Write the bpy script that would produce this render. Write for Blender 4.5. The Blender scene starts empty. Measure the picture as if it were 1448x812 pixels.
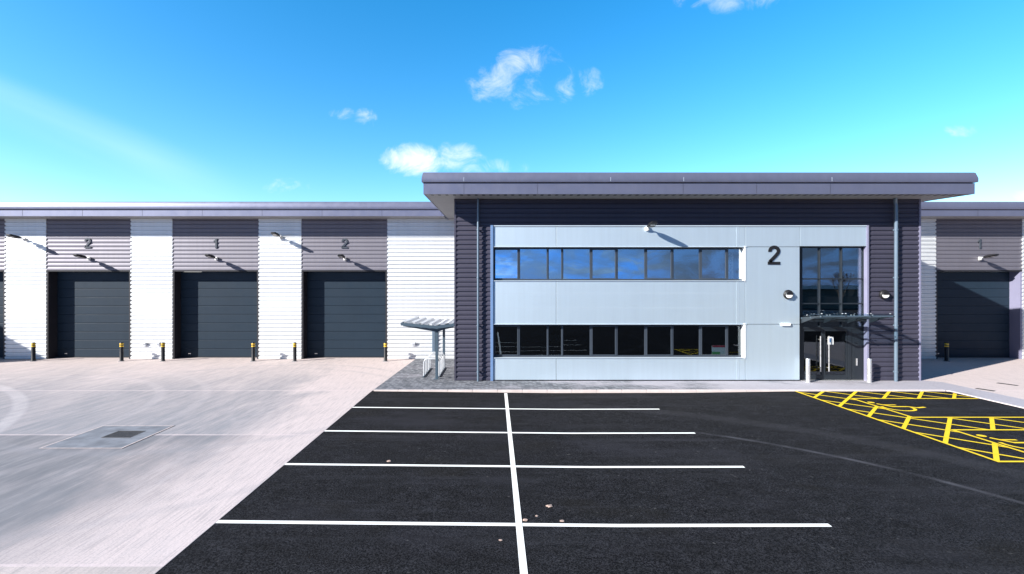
import bpy, bmesh, math, random
from mathutils import Vector, Matrix
random.seed(7)
R = math.radians
S = bpy.context.scene
COL = S.collection

# ------------------------------------------------------------------ measures
F = 680.0            # focal length in photo pixels (1448 wide)
PX, PY = 700.0, 406.0
CH = 3.75            # camera height above the paving
YO = 19.25           # front of the office wall
YW = 25.0            # front of the warehouse wings
AZ = -0.08           # level of the asphalt
def xo(px, Y=YO): return (px - PX) * Y / F
def zo(py, Y=YO): return CH - (py - PY) * Y / F
def xw(px): return xo(px, YW)
def zw(py): return zo(py, YW)
def ga(px, py):      # a point of the asphalt
    Y = F * (CH - AZ) / (py - PY)
    return (px - PX) * Y / F, Y

# ------------------------------------------------------------------ materials
def nodes(m):
    m.use_nodes = True
    return m.node_tree.nodes, m.node_tree.links
class NT:
    """small helper that writes maths into a node tree"""
    def __init__(s, tree): s.t = tree; s.n = tree.nodes; s.l = tree.links
    def put(s, sock, v):
        if isinstance(v, bpy.types.NodeSocket): s.l.new(v, sock)
        elif v is not None: sock.default_value = v
    def m(s, op, a=0.0, b=0.0, c=0.0, clamp=False):
        d = s.n.new('ShaderNodeMath'); d.operation = op; d.use_clamp = clamp
        s.put(d.inputs[0], a); s.put(d.inputs[1], b); s.put(d.inputs[2], c)
        return d.outputs[0]
    def ss(s, v, lo, hi):
        d = s.n.new('ShaderNodeMapRange'); d.interpolation_type = 'SMOOTHSTEP'
        s.put(d.inputs[0], v); d.inputs[1].default_value = lo; d.inputs[2].default_value = hi
        return d.outputs[0]
    def rng(s, v, a, b, c, d_):
        d = s.n.new('ShaderNodeMapRange')
        s.put(d.inputs[0], v)
        for i, x in enumerate((a, b, c, d_)): d.inputs[i + 1].default_value = x
        return d.outputs[0]
    def pos(s): return s.n.new('ShaderNodeNewGeometry').outputs['Position']
    def sep(s, v):
        d = s.n.new('ShaderNodeSeparateXYZ'); s.put(d.inputs[0], v); return d.outputs
    def comb(s, x, y, z):
        d = s.n.new('ShaderNodeCombineXYZ'); s.put(d.inputs[0], x); s.put(d.inputs[1], y); s.put(d.inputs[2], z); return d.outputs[0]
    def scale(s, v, sc):
        d = s.n.new('ShaderNodeVectorMath'); d.operation = 'MULTIPLY'; s.put(d.inputs[0], v); d.inputs[1].default_value = sc; return d.outputs[0]
    def noise(s, v, scale=1.0, detail=3.0, rough=0.55, dist=0.0):
        d = s.n.new('ShaderNodeTexNoise'); s.put(d.inputs['Vector'], v)
        d.inputs['Scale'].default_value = scale; d.inputs['Detail'].default_value = detail
        d.inputs['Roughness'].default_value = rough; d.inputs['Distortion'].default_value = dist
        return d.outputs[0]
    def mix(s, f, a, b, mode='MIX'):
        d = s.n.new('ShaderNodeMix'); d.data_type = 'RGBA'; d.blend_type = mode
        s.put(d.inputs[0], f); s.put(d.inputs[6], a if isinstance(a, bpy.types.NodeSocket) else (*a, 1)); s.put(d.inputs[7], b if isinstance(b, bpy.types.NodeSocket) else (*b, 1))
        return d.outputs[2]
    def bump(s, h, strength=0.3, dist=0.01):
        d = s.n.new('ShaderNodeBump'); s.put(d.inputs['Height'], h)
        d.inputs['Strength'].default_value = strength; d.inputs['Distance'].default_value = dist
        return d.outputs[0]

def principled(name, col, rough=0.5, metal=0.0, spec=0.5, var=0.06, vscale=1.2, bumps=0.0, bscale=40, streak=0.0, rvar=.06):
    """a painted or bare surface: its colour varies a little, with faint vertical rain streaks and dust"""
    m = bpy.data.materials.new(name); m.use_nodes = True
    T = NT(m.node_tree); b = T.n['Principled BSDF']
    p = T.pos()
    n1 = T.noise(p, vscale, 4)
    fac = T.rng(n1, 0.3, 0.7, 1 - var, 1 + var)
    if streak:
        n2 = T.noise(T.scale(p, (7, 7, 0.35)), 1.0, 3)
        fac = T.m('MULTIPLY', fac, T.rng(n2, 0.3, 0.75, 1 + streak * .4, 1 - streak))
    cm = T.n.new('ShaderNodeVectorMath'); cm.operation = 'SCALE'; cm.inputs[0].default_value = col; T.put(cm.inputs['Scale'], fac)
    T.l.new(cm.outputs[0], b.inputs['Base Color'])
    T.put(b.inputs['Roughness'], T.rng(T.noise(p, 3, 3), 0.3, 0.7, max(rough - rvar, .02), rough + rvar))
    b.inputs['Metallic'].default_value = metal
    b.inputs['Specular IOR Level'].default_value = spec
    if bumps:
        T.l.new(T.bump(T.noise(p, bscale, 3), bumps, .004), b.inputs['Normal'])
    return m

M = {}
M['white_clad'] = principled('white_clad', (.705, .725, .73), .50, .50, .4, .02, .6, streak=.05, rvar=.01)
M['dark_clad'] = principled('dark_clad', (.066, .064, .094), .50, .40, .5, .03, .5, streak=.06, rvar=.01)
M['bay_clad'] = principled('bay_clad', (.165, .160, .190), .55, .45, .5, .03, .5, streak=.06, rvar=.01)
M['fascia'] = principled('fascia', (.155, .168, .248), .48, .45, .5, .04, .4, streak=.04)
M['soffit'] = principled('soffit', (.30, .30, .31), .6, 0, .3, .05)
M['silver'] = principled('silver', (.625, .745, .825), .50, .68, .5, .012, .35, streak=.035, rvar=.008)
M['silver_trim'] = principled('silver_trim', (.60, .69, .77), .35, .35, .5, .02)
M['door_steel'] = principled('door_steel', (.0135, .0265, .0430), .55, 0, .2, .05, .8, streak=.06)
M['reveal'] = principled('reveal', (.022, .022, .027), .5, 0, .4, .05)
M['edge_shade_blue'] = principled('edge_shade_blue', (.13, .22, .40), .4, 0, .4, .04)  # silver trim coloured blue for its shade and the sky it reflects
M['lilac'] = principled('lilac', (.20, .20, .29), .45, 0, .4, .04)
M['frame_grey'] = principled('frame_grey', (.013, .018, .024), .45, 0, .5, .03)
M['black'] = principled('black', (.012, .012, .014), .45, 0, .4, .05)
M['digit'] = principled('digit', (.05, .06, .075), .4, 0, .5, .05)
M['pipe'] = principled('pipe', (.13, .18, .235), .35, .2, .5, .05)
M['steel'] = principled('steel', (.72, .72, .72), .28, .7, .5, .04, 3)
M['galv'] = principled('galv', (.62, .65, .68), .4, .4, .5, .08, 6)
M['shelter'] = principled('shelter', (.055, .085, .115), .4, 0, .5, .05)
M['white_paint'] = principled('white_paint', (.80, .80, .78), .5, 0, .4, .03)
M['diffuser'] = principled('diffuser', (.85, .85, .83), .3, 0, .5, .01)
M['yellow'] = principled('yellow', (.75, .48, .03), .45, 0, .5, .05)
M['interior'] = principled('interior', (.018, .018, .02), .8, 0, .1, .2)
M['lining'] = principled('lining', (.80, .80, .78), .7, 0, .2, .02)
M['roof'] = principled('roof', (.22, .23, .27), .5, .1, .4, .05)
M['iron'] = principled('iron', (.075, .070, .066), .6, .2, .4, .2, 8, .4, 60)
M['clod'] = principled('clod', (.36, .27, .23), .95, 0, .1, .15, 20, .8, 60)
M['paper'] = principled('paper', (.80, .82, .80), .6, 0, .3, .02)
M['blue_print'] = principled('blue_print', (.10, .25, .50), .6, 0, .3, .02)
M['green_print'] = principled('green_print', (.16, .50, .16), .6, 0, .3, .02)
M['red_print'] = principled('red_print', (.55, .05, .08), .6, 0, .3, .02)
M['tan_print'] = principled('tan_print', (.40, .32, .24), .6, 0, .3, .02)
M['bark'] = principled('bark', (.07, .055, .045), .9, 0, .1, .2, 4)
M['far_wall'] = principled('far_wall', (.05, .05, .05), .8, 0, .2, .15, .3)

def glass_mat(name, refl, tint, gtint=(.80, .90, 1.0), rough=0.0):
    m = bpy.data.materials.new(name); m.use_nodes = True
    T = NT(m.node_tree); n = T.n
    n.remove(n['Principled BSDF']); out = n['Material Output']
    g = n.new('ShaderNodeBsdfGlossy'); g.inputs['Color'].default_value = (*gtint, 1); g.inputs['Roughness'].default_value = rough
    # panes are never perfectly flat: a slow ripple in the reflection
    T.l.new(T.bump(T.noise(T.pos(), 1.3, 2), .012, .05), g.inputs['Normal'])
    t = n.new('ShaderNodeBsdfTransparent'); t.inputs['Color'].default_value = (*tint, 1)
    x = n.new('ShaderNodeMixShader'); x.inputs[0].default_value = refl
    T.l.new(t.outputs[0], x.inputs[1]); T.l.new(g.outputs[0], x.inputs[2]); T.l.new(x.outputs[0], out.inputs[0])
    return m
M['window_grey'] = principled('window_grey', (.040, .052, .070), .4, 0, .5, .03)
M['glass'] = glass_mat('glass', .085, (.50, .56, .60))
M['solar_glass'] = glass_mat('solar_glass', .50, (.62, .68, .72))
M['door_glass'] = glass_mat('door_glass', .07, (.45, .50, .55))
M['lobby_glass'] = glass_mat('lobby_glass', .28, (.78, .82, .84))
M['canopy_glass'] = glass_mat('canopy_glass', .08, (.80, .87, .90))

# ---- ground materials
def asphalt():
    m = bpy.data.materials.new('asphalt'); m.use_nodes = True
    T = NT(m.node_tree); b = T.n['Principled BSDF']; p = T.pos(); x, y, z = T.sep(p)
    grain = T.noise(p, 38, 3, .75)
    grain2 = T.noise(p, 130, 2, .7)
    patch = T.noise(T.scale(p, (.22, .5, 1)), 1.0, 4, .6)
    base = T.mix(T.ss(T.m('ADD', T.m('MULTIPLY', grain, .85), T.m('MULTIPLY', T.noise(p, 20, 2, .7), .15)), .42, .62), (.0006, .0006, .0010), (.0250, .0248, .0275))
    base = T.mix(T.ss(grain2, .58, .74), base, (.075, .075, .085))
    mid = T.noise(T.scale(p, (1, 1.6, 1)), 2.2, 6, .7)
    base = T.mix(1.0, base, T.mix(T.rng(mid, .32, .68, 0, 1), (.62, .60, .58), (1.35, 1.36, 1.40)), 'MULTIPLY')
    base = T.mix(T.m('MULTIPLY', T.ss(T.noise(T.scale(p, (.25, .4, 1)), 1.7, 3, .5), .55, .7), .35), base, (.012, .0105, .008))
    base = T.mix(T.m('MULTIPLY', T.ss(patch, .5, .72), .5), base, (.028, .028, .035))
    # dusty drifts and pale tyre scuffs in wide arcs
    def arc(base, cx, cy, r, w, amt, lo=None):
        dx = T.m('SUBTRACT', x, cx); dy = T.m('SUBTRACT', y, cy)
        d = T.m('SQRT', T.m('ADD', T.m('MULTIPLY', dx, dx), T.m('MULTIPLY', dy, dy)))
        e = T.m('ABSOLUTE', T.m('SUBTRACT', d, r))
        k = T.m('SUBTRACT', 1.0, T.ss(e, w * .3, w))
        k = T.m('MULTIPLY', k, T.rng(T.noise(p, .9, 4, .7), .38, .62, .1, amt))
        if lo is not None: k = T.m('MULTIPLY', k, T.ss(x, lo, lo + 1.0))
        return T.mix(k, base, (.11, .11, .125))
    base = arc(base, 1.16, 4.78, 8.85, .10, .45, 4.6)
    base = arc(base, 0.9, 4.6, 10.9, .45, .08, 2.0)
    seam = T.noise(T.scale(p, (.10, 1.3, 1)), 1.0, 5, .7)
    base = T.mix(T.m('MULTIPLY', T.ss(seam, .52, .68), .30), base, (.034, .034, .040))
    base = T.mix(T.m('MULTIPLY', T.ss(T.noise(T.scale(p, (1, 1, 1)), 9, 2, .5), .72, .76), .5), base, (.09, .088, .085))
    rub = T.m('MULTIPLY', T.ss(T.noise(T.scale(p, (.5, 2.2, 1)), 1.0, 4, .65, .8), .60, .74), .25)
    base = T.mix(rub, base, (.05, .05, .06))
    T.l.new(base, b.inputs['Base Color'])
    b.inputs['Roughness'].default_value = .92; b.inputs['Specular IOR Level'].default_value = .12
    T.l.new(T.bump(grain, .8, .008), b.inputs['Normal'])
    return m
def concrete():
    m = bpy.data.materials.new('concrete'); m.use_nodes = True
    T = NT(m.node_tree); b = T.n['Principled BSDF']; p = T.pos(); x, y, z = T.sep(p)
    tine = T.noise(T.scale(p, (1.0, .12, 1)), 4.0, 6, .72)      # brushed along the yard
    tine_f = T.noise(T.scale(p, (1.0, .04, 1)), 30.0, 3, .7)
    cloud = T.noise(T.scale(p, (.30, .16, 1)), 1.0, 5, .6, .6)
    cloud2 = T.noise(T.scale(p, (.9, .5, 1)), 1.0, 4, .65)
    pale, grey, dark = (.580, .492, .470), (.25, .25, .265), (.115, .118, .128)
    # pours of different age: greyer towards the middle of the left yard, pale near the edge of the asphalt and by the doors
    gx = T.m('SUBTRACT', T.ss(T.m('MULTIPLY', T.m('ADD', x, T.rng(cloud, .3, .7, -1.6, 1.6)), -1.0), 5.4, 8.2), T.m('MULTIPLY', .85, T.ss(T.m('ADD', y, T.rng(cloud, .3, .7, -3, 3)), 12.5, 24.0)))
    g = T.m('ADD', T.m('MULTIPLY', gx, .85), T.rng(tine, .35, .65, -.18, .18), clamp=True)
    c = T.mix(g, pale, grey)
    pour = T.m('MULTIPLY', T.ss(T.m('MULTIPLY', y, -1.0), -12.21, -12.19), T.ss(y, 6.45, 6.47))
    d = T.m('MULTIPLY', T.m('MULTIPLY', pour, T.ss(T.m('MULTIPLY', T.m('ADD', x, T.rng(tine, .35, .65, -.8, .8)), -1.0), 5.0, 8.0)), T.rng(T.m('ADD', tine, cloud2), .72, 1.28, .22, .78))
    c = T.mix(d, c, dark)
    c = T.mix(T.m('MULTIPLY', T.ss(tine_f, .46, .64), .33), c, (.15, .155, .165))
    near = T.m('MULTIPLY', T.ss(T.m('MULTIPLY', y, -1.0), -6.46, -6.44), T.rng(cloud2, .3, .7, .2, .6))
    c = T.mix(near, c, (.33, .30, .27))
    c = T.mix(T.m('MULTIPLY', T.ss(cloud2, .55, .75), .25), c, (.50, .45, .45))
    def arc(c, cx, cy, r, w, amt, col):
        dx = T.m('SUBTRACT', x, cx); dy = T.m('SUBTRACT', y, cy)
        dd = T.m('SQRT', T.m('ADD', T.m('MULTIPLY', dx, dx), T.m('MULTIPLY', dy, dy)))
        e = T.m('ABSOLUTE', T.m('SUBTRACT', dd, r))
        k = T.m('SUBTRACT', 1.0, T.ss(e, w * .4, w))
        return T.mix(T.m('MULTIPLY', k, T.rng(T.noise(p, .6, 4, .7), .35, .6, .1, amt)), c, col)
    for a in ((-17.6, 13.2, 6.9, .22, .13, (.62, .55, .55)), (-17.8, 13.0, 8.6, .2, .10, (.62, .55, .55)), (-20.5, 14.0, 5.2, .22, .08, (.62, .55, .55)),
              (-9, 17, 6.2, .2, .25, (.26, .26, .28)), (-10, 14.5, 7.8, .2, .2, (.26, .26, .28)), (-26, 5, 15, .25, .3, (.7, .64, .64))):
        c = arc(c, *a)
    # formed joints with pale sealant
    j = None
    for yk in (6.48, 12.2, 17.4):
        k = T.m('SUBTRACT', 1.0, T.ss(T.m('ABSOLUTE', T.m('SUBTRACT', y, yk)), .012 + yk * .0012, .03 + yk * .0018))
        j = k if j is None else T.m('MAXIMUM', j, k)
    j2 = T.m('SUBTRACT', 1.0, T.ss(T.m('ABSOLUTE', T.m('SUBTRACT', T.m('ABSOLUTE', T.m('SUBTRACT', x, -14.0)), 5.6)), .008, .02))
    c = T.mix(T.m('MULTIPLY', j, T.rng(T.noise(p, 1.5, 4, .7), .3, .65, .25, .85)), c, (.60, .50, .49))
    c = T.mix(T.m('MULTIPLY', T.ss(T.noise(p, 34, 3, .75), .46, .66), .30), c, (.17, .165, .17))
    T.l.new(c, b.inputs['Base Color'])
    b.inputs['Roughness'].default_value = .88; b.inputs['Specular IOR Level'].default_value = .2
    T.l.new(T.bump(T.m('ADD', T.m('MULTIPLY', tine_f, .7), T.noise(p, 50, 3)), .25, .006), b.inputs['Normal'])
    return m
def pavers():
    m = bpy.data.materials.new('pavers'); m.use_nodes = True
    T = NT(m.node_tree); b = T.n['Principled BSDF']; p = T.pos()
    mp = T.n.new('ShaderNodeMapping'); mp.inputs['Rotation'].default_value = (0, 0, R(45)); T.l.new(p, mp.inputs[0])
    br = T.n.new('ShaderNodeTexBrick'); T.l.new(mp.outputs[0], br.inputs['Vector'])
    br.inputs['Scale'].default_value = 1; br.inputs['Brick Width'].default_value = .21; br.inputs['Row Height'].default_value = .11
    br.inputs['Mortar Size'].default_value = .008; br.inputs['Mortar Smooth'].default_value = .3
    br.inputs['Color1'].default_value = (.10, .108, .125, 1); br.inputs['Color2'].default_value = (.245, .255, .28, 1); br.inputs['Mortar'].default_value = (.05, .05, .055, 1)
    dust = T.ss(T.m('ADD', T.noise(T.scale(p, (.35, .6, 1)), 1.0, 4, .6), T.rng(T.sep(p)[0], -2, 12, -.12, .22)), .42, .7)
    c = T.mix(T.m('MULTIPLY', dust, .8), br.outputs['Color'], (.40, .38, .42))
    c = T.mix(T.m('MULTIPLY', T.ss(T.noise(p, 12, 3), .5, .75), .3), c, (.20, .20, .21))
    T.l.new(c, b.inputs['Base Color']); b.inputs['Roughness'].default_value = .85; b.inputs['Specular IOR Level'].default_value = .2
    T.l.new(T.bump(T.m('MULTIPLY', br.outputs['Fac'], -1.0), .4, .006), b.inputs['Normal'])
    return m
def road_paint(name, col):
    m = bpy.data.materials.new(name); m.use_nodes = True
    T = NT(m.node_tree); b = T.n['Principled BSDF']; p = T.pos()
    c = T.mix(T.m('MULTIPLY', T.ss(T.noise(p, 60, 3, .7), .58, .72), .45), col, tuple(v * .45 for v in col))
    c = T.mix(T.m('MULTIPLY', T.ss(T.noise(p, 3, 4, .7), .5, .75), .3), c, tuple(v * .7 for v in col))
    T.l.new(c, b.inputs['Base Color']); b.inputs['Roughness'].default_value = .7; b.inputs['Specular IOR Level'].default_value = .3
    T.l.new(T.bump(T.noise(p, 60, 3), .35, .004), b.inputs['Normal'])
    return m
M['asphalt'] = asphalt(); M['concrete'] = concrete(); M['pavers'] = pavers()
M['line_white'] = road_paint('line_white', (.86, .85, .80)); M['line_yellow'] = road_paint('line_yellow', (.76, .53, .015))
M['sealant'] = principled('sealant', (.46, .39, .37), .85, 0, .2, .25, 6)
M['kerb'] = principled('kerb', (.62, .54, .52), .85, 0, .2, .10, 2.5, .3, 50)
M['gully_concrete'] = principled('gully_concrete', (.185, .195, .215), .85, 0, .2, .25, 3, .3, 50)
M['earth'] = principled('earth', (.12, .12, .09), .95, 0, .1, .2, .2)

# ------------------------------------------------------------------ mesh helpers
class MB:
    def __init__(s): s.v = []; s.f = []
    def add(s, vs, fs):
        o = len(s.v); s.v += [tuple(v) for v in vs]; s.f += [tuple(i + o for i in f) for f in fs]; return s
    def box(s, x0, x1, y0, y1, z0, z1):
        x0, x1 = sorted((x0, x1)); y0, y1 = sorted((y0, y1)); z0, z1 = sorted((z0, z1))
        return s.add([(x0, y0, z0), (x1, y0, z0), (x1, y1, z0), (x0, y1, z0), (x0, y0, z1), (x1, y0, z1), (x1, y1, z1), (x0, y1, z1)],
              [(0, 3, 2, 1), (4, 5, 6, 7), (0, 1, 5, 4), (1, 2, 6, 5), (2, 3, 7, 6), (3, 0, 4, 7)])
    def obox(s, c, ax, ay, az):      # oriented box: centre and three half-axes
        c, ax, ay, az = map(Vector, (c, ax, ay, az))
        vs = [c + i * ax + j * ay + k * az for k in (-1, 1) for i, j in ((-1, -1), (1, -1), (1, 1), (-1, 1))]
        return s.add(vs, [(0, 3, 2, 1), (4, 5, 6, 7), (0, 1, 5, 4), (1, 2, 6, 5), (2, 3, 7, 6), (3, 0, 4, 7)])
    def tube(s, pts, r, n=10, caps=True):
        pts = [Vector(p) for p in pts]; rr = r if isinstance(r, (list, tuple)) else [r] * len(pts)
        rings = []
        for i, p in enumerate(pts):
            d = (pts[min(i + 1, len(pts) - 1)] - pts[max(i - 1, 0)]).normalized()
            u = d.cross(Vector((0, 0, 1)) if abs(d.z) < .9 else Vector((0, 1, 0))).normalized(); w = d.cross(u)
            rings.append([p + rr[i] * (math.cos(2 * math.pi * k / n) * u + math.sin(2 * math.pi * k / n) * w) for k in range(n)])
        vs = [v for ring in rings for v in ring]; fs = []
        for i in range(len(pts) - 1):
            for k in range(n):
                fs.append((i * n + k, i * n + (k + 1) % n, (i + 1) * n + (k + 1) % n, (i + 1) * n + k))
        if caps: fs += [tuple(range(n))[::-1], tuple((len(pts) - 1) * n + k for k in range(n))]
        return s.add(vs, fs)
    def lathe(s, prof, n=20, c=(0, 0, 0), axis='z'):
        vs = []; fs = []
        for r, h in prof:
            for k in range(n):
                a = 2 * math.pi * k / n
                p = (r * math.cos(a), r * math.sin(a), h) if axis == 'z' else (r * math.cos(a), -h, r * math.sin(a))
                vs.append((p[0] + c[0], p[1] + c[1], p[2] + c[2]))
        for i in range(len(prof) - 1):
            for k in range(n): fs.append((i * n + k, i * n + (k + 1) % n, (i + 1) * n + (k + 1) % n, (i + 1) * n + k))
        fs += [tuple(range(n))[::-1], tuple((len(prof) - 1) * n + k for k in range(n))]
        return s.add(vs, fs)
    def prism_x(s, prof, x0, x1):    # closed outline in (y, z) pushed along x
        n = len(prof)
        vs = [(x0, y, z) for y, z in prof] + [(x1, y, z) for y, z in prof]
        return s.add(vs, [(i, (i + 1) % n, n + (i + 1) % n, n + i) for i in range(n)] + [tuple(range(n))[::-1], tuple(range(n, 2 * n))])
    def corrugated(s, x0, x1, z0, z1, Y, pitch, depth, crown=.62, slope=.1, back=.12, slope2=None):
        """horizontal ribbed sheeting facing -Y, ribs out to Y, valleys at Y + depth, with a solid back"""
        pr = []; z = z0
        while z < z1 - 1e-6:
            for f, d in ((0, depth), (slope, 0), (slope + crown, 0), (slope + crown + (slope if slope2 is None else slope2), depth)):
                zz = z + f * pitch
                if zz <= z1: pr.append((Y + d, zz))
            z += pitch
        pr.append((pr[-1][0], z1))
        n = len(pr)
        vs = []
        for x in (x0, x1):
            vs += [(x, y, zz) for y, zz in pr] + [(x, Y + back, zz) for y, zz in pr]
        fs = []
        for i in range(n - 1):
            fs += [(i, 2 * n + i, 2 * n + i + 1, i + 1), (n + i + 1, 3 * n + i + 1, 3 * n + i, n + i), (i + 1, n + i + 1, n + i, i), (2 * n + i, 3 * n + i, 3 * n + i + 1, 2 * n + i + 1)]
        fs += [(0, n, 3 * n, 2 * n), (n - 1, 3 * n - 1, 4 * n - 1, 2 * n - 1)]
        return s.add(vs, fs)
    def sheet(s, poly, z, t=.004):   # a flat sheet with a little thickness
        n = len(poly)
        zf = z if callable(z) else (lambda x, y: z)
        return s.add([(x, y, zf(x, y)) for x, y in poly], [tuple(range(n))])
    def build(s, name, mat, parent=None, loc=None, smooth=False, bevel=0.0):
        me = bpy.data.meshes.new(name); me.from_pydata(s.v, [], s.f)
        bm = bmesh.new(); bm.from_mesh(me); bmesh.ops.recalc_face_normals(bm, faces=bm.faces)
        if len(bm.faces) and all(abs(f.normal.z) > .99 for f in bm.faces):
            for f in bm.faces:
                if f.normal.z < 0: f.normal_flip()
        bm.to_mesh(me); bm.free()
        me.materials.append(M[mat] if isinstance(mat, str) else mat)
        if smooth:
            me.shade_smooth()
            try: me.set_sharp_from_angle(angle=R(40))
            except Exception: pass
        o = bpy.data.objects.new(name, me); COL.objects.link(o)
        if parent is not None: o.parent = parent
        if loc is not None: o.location = loc
        if bevel:
            b = o.modifiers.new('bevel', 'BEVEL'); b.width = bevel; b.segments = 2; b.limit_method = 'ANGLE'
        return o
def tag(o, label=None, cat=None, group=None, kind=None):
    if label: o['label'] = label
    if cat: o['category'] = cat
    if group: o['group'] = group
    if kind: o['kind'] = kind
    return o
def empty(name, loc, label, cat, group=None):
    o = bpy.data.objects.new(name, None); COL.objects.link(o); o.location = loc
    o.empty_display_size = .2
    return tag(o, label, cat, group)
def copy_tree(o, parent=None):
    c = o.copy(); COL.objects.link(c)
    if parent is not None: c.parent = parent
    for ch in [k for k in bpy.data.objects if k.parent == o]: copy_tree(ch, c)
    return c
def part(name, mb, mat, root, origin=None, **k):
    """a child mesh whose points were written in world space, under an Empty that stands at root.location"""
    r = root; off = Vector((0, 0, 0))
    while r is not None: off += r.location; r = r.parent
    mb.v = [tuple(Vector(v) - off) for v in mb.v]
    return mb.build(name, mat, root, **k)

# ------------------------------------------------------------------ the ground
def struct(name, mb, mat, label, **k):
    o = mb.build(name, mat, **k); return tag(o, label, name.replace('_', ' '), kind='structure')
struct('ground', MB().sheet([(-1500, -1500), (1500, -1500), (1500, 1500), (-1500, 1500)], -.16), 'earth', 'open ground beyond the yards')
EDGE = -4.45
KX, KY = 16.37, 17.33
def az(x, y): return -.006 if x < EDGE + .01 else AZ
mb = MB()
def strip(mb, xs, zs, y0, y1):
    for i in range(len(xs) - 1):
        mb.add([(xs[i], y0, zs[i]), (xs[i + 1], y0, zs[i + 1]), (xs[i + 1], y1, zs[i + 1]), (xs[i], y1, zs[i])], [(0, 1, 2, 3)])
BRK = [(EDGE, -.006), (2.0, -.07), (7.0, -.06), (10.6, -.012), (KX, -.012), (90, -.012)]   # dropped to the paving by the disabled bays
def za(x):
    for (a, p), (b, q) in zip(BRK, BRK[1:]):
        if x <= b: return p + (q - p) * (max(x, a) - a) / (b - a)
    return BRK[-1][1]
strip(mb, [b[0] for b in BRK[:-1]], [b[1] for b in BRK[:-1]], -60, KY)
strip(mb, [KX, 90], [-.012, -.012], -60, 6)
struct('asphalt', mb, 'asphalt', 'new black asphalt of the parking area with pale tyre scuffs')
mb = MB()
mb.add([(-90, -60, 0), (EDGE, -60, 0), (EDGE, 17.1, 0), (-4.11, YW + .8, 0), (-90, YW + .8, 0)], [(0, 1, 2, 3, 4)])
mb.add([(EDGE, -60, 0), (EDGE, -60, -.15), (EDGE, 17.1, -.15), (EDGE, 17.1, 0)], [(0, 1, 2, 3)])
struct('concrete_yard', mb, 'concrete', 'brushed pale concrete loading yard left of the parking bays')
mb = MB()
mb.add([(17.64, 6, 0), (90, 6, 0), (90, YW + .8, 0), (17.02, YW + .8, 0), (17.02, 19.4, 0), (17.64, 19.0, 0)], [(0, 1, 2, 3, 4, 5)])
struct('concrete_apron', mb, 'concrete', 'pale concrete apron on the right beside the office end wall')
# paving: left patch, strip along the office, strip running forward on the right
mb = MB()
yk = KY + .125
mb.add([(EDGE + .02, yk, 0), (-1.6, yk, 0), (-1.6, YW + .8, 0), (-4.11, YW + .8, 0)], [(0, 1, 2, 3)])
mb.add([(-1.6, yk, 0), (KX + .125, yk, 0), (KX + .125, YO + 1, 0), (-1.6, YO + 1, 0)], [(0, 1, 2, 3)])
mb.add([(KX + .125, 6, 0), (17.64, 6, 0), (17.64, 19.0, 0), (17.02, 19.4, 0), (17.02, YO + 1, 0), (KX + .125, YO + 1, 0)], [(0, 1, 2, 3, 4, 5)])
struct('pavement', mb, 'pavers', 'grey block paving round the foot of the office building')
def kerb_run(a, b, h=.003, w=.125):
    """kerb stones laid end to end from a to b, the road on the right hand"""
    mb = MB(); a = Vector((*a, 0)); b = Vector((*b, 0)); d = (b - a); L = d.length; d.normalize(); nrm = Vector((-d.y, d.x, 0))
    n = max(1, round(L / .915)); st = L / n
    for i in range(n):
        c = a + d * (st * (i + .5)) + nrm * (w / 2)
        z0, z1 = -.2, h + random.uniform(-.001, .0015)
        mb.obox(c + Vector((0, 0, (z0 + z1) / 2)), d * (st / 2 - .004), nrm * (w / 2 + random.uniform(-.001, .001)), Vector((0, 0, (z1 - z0) / 2)))
    return mb
k = kerb_run((KX + .0, KY), (EDGE + .02, KY)); k.v = [(x, 2 * KY + .125 - y, z) for x, y, z in k.v]
k.v = [(x, y, z) for x, y, z in k.v]
struct('kerb', k, 'kerb', 'pale concrete kerb between the office paving and the asphalt', bevel=.012)
k = kerb_run((KX + .125, KY + .125), (KX + .125, 6)); k.v = [(2 * KX + .125 - x + .0, y, z) if False else (x - .125, y, z) for x, y, z in k.v]
struct('kerb', k, 'kerb', 'pale concrete kerb running forward along the right hand path', bevel=.012)

# ---- painted lines
def clip(poly, inside, cross):
    out = []
    for i, p in enumerate(poly):
        q = poly[(i + 1) % len(poly)]
        if inside(p): out.append(p)
        if inside(p) != inside(q): out.append(cross(p, q))
    return out
def clip_rect(poly, x0, x1, y0, y1):
    for ax, lim, sg in ((0, x0, 1), (0, x1, -1), (1, y0, 1), (1, y1, -1)):
        if not poly: return poly
        def cr(p, q):
            t = (lim - p[ax]) / (q[ax] - p[ax]); return (p[0] + t * (q[0] - p[0]), p[1] + t * (q[1] - p[1]))
        poly = clip(poly, lambda p: sg * (p[ax] - lim) >= 0, cr)
    return poly
def rect(x0, x1, y0, y1): return [(x0, y0), (x1, y0), (x1, y1), (x0, y1)]
CX = .383
lines = [(744, 5.36, 'nearest the camera'), (661, 5.28, 'second from the camera'), (613, 5.22, 'third from the camera'), (579, 5.13, 'farthest, nearest the office kerb')]
for py, xe, w in lines:
    Y = F * (CH - AZ) / (py + .5 - PY); mb = MB()
    for xa, xb in ((EDGE + .003, 2.0), (2.0, xe)):
        mb.add([(xa, Y - .050, za(xa) + .004), (xb, Y - .050, za(xb) + .004), (xb, Y + .050, za(xb) + .004), (xa, Y + .050, za(xa) + .004)], [(0, 1, 2, 3)])
    tag(mb.build('parking_line', 'line_white'), 'white bay line across the asphalt, ' + w, 'road marking', 'white lines between the parking bays', 'structure')
Y = 5.2
mb = MB()
for xa, xb in ((EDGE + .003, 2.0), (2.0, 5.4)):
    mb.add([(xa, Y - .050, za(xa) + .004), (xb, Y - .050, za(xb) + .004), (xb, Y + .050, za(xb) + .004), (xa, Y + .050, za(xa) + .004)], [(0, 1, 2, 3)])
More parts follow.
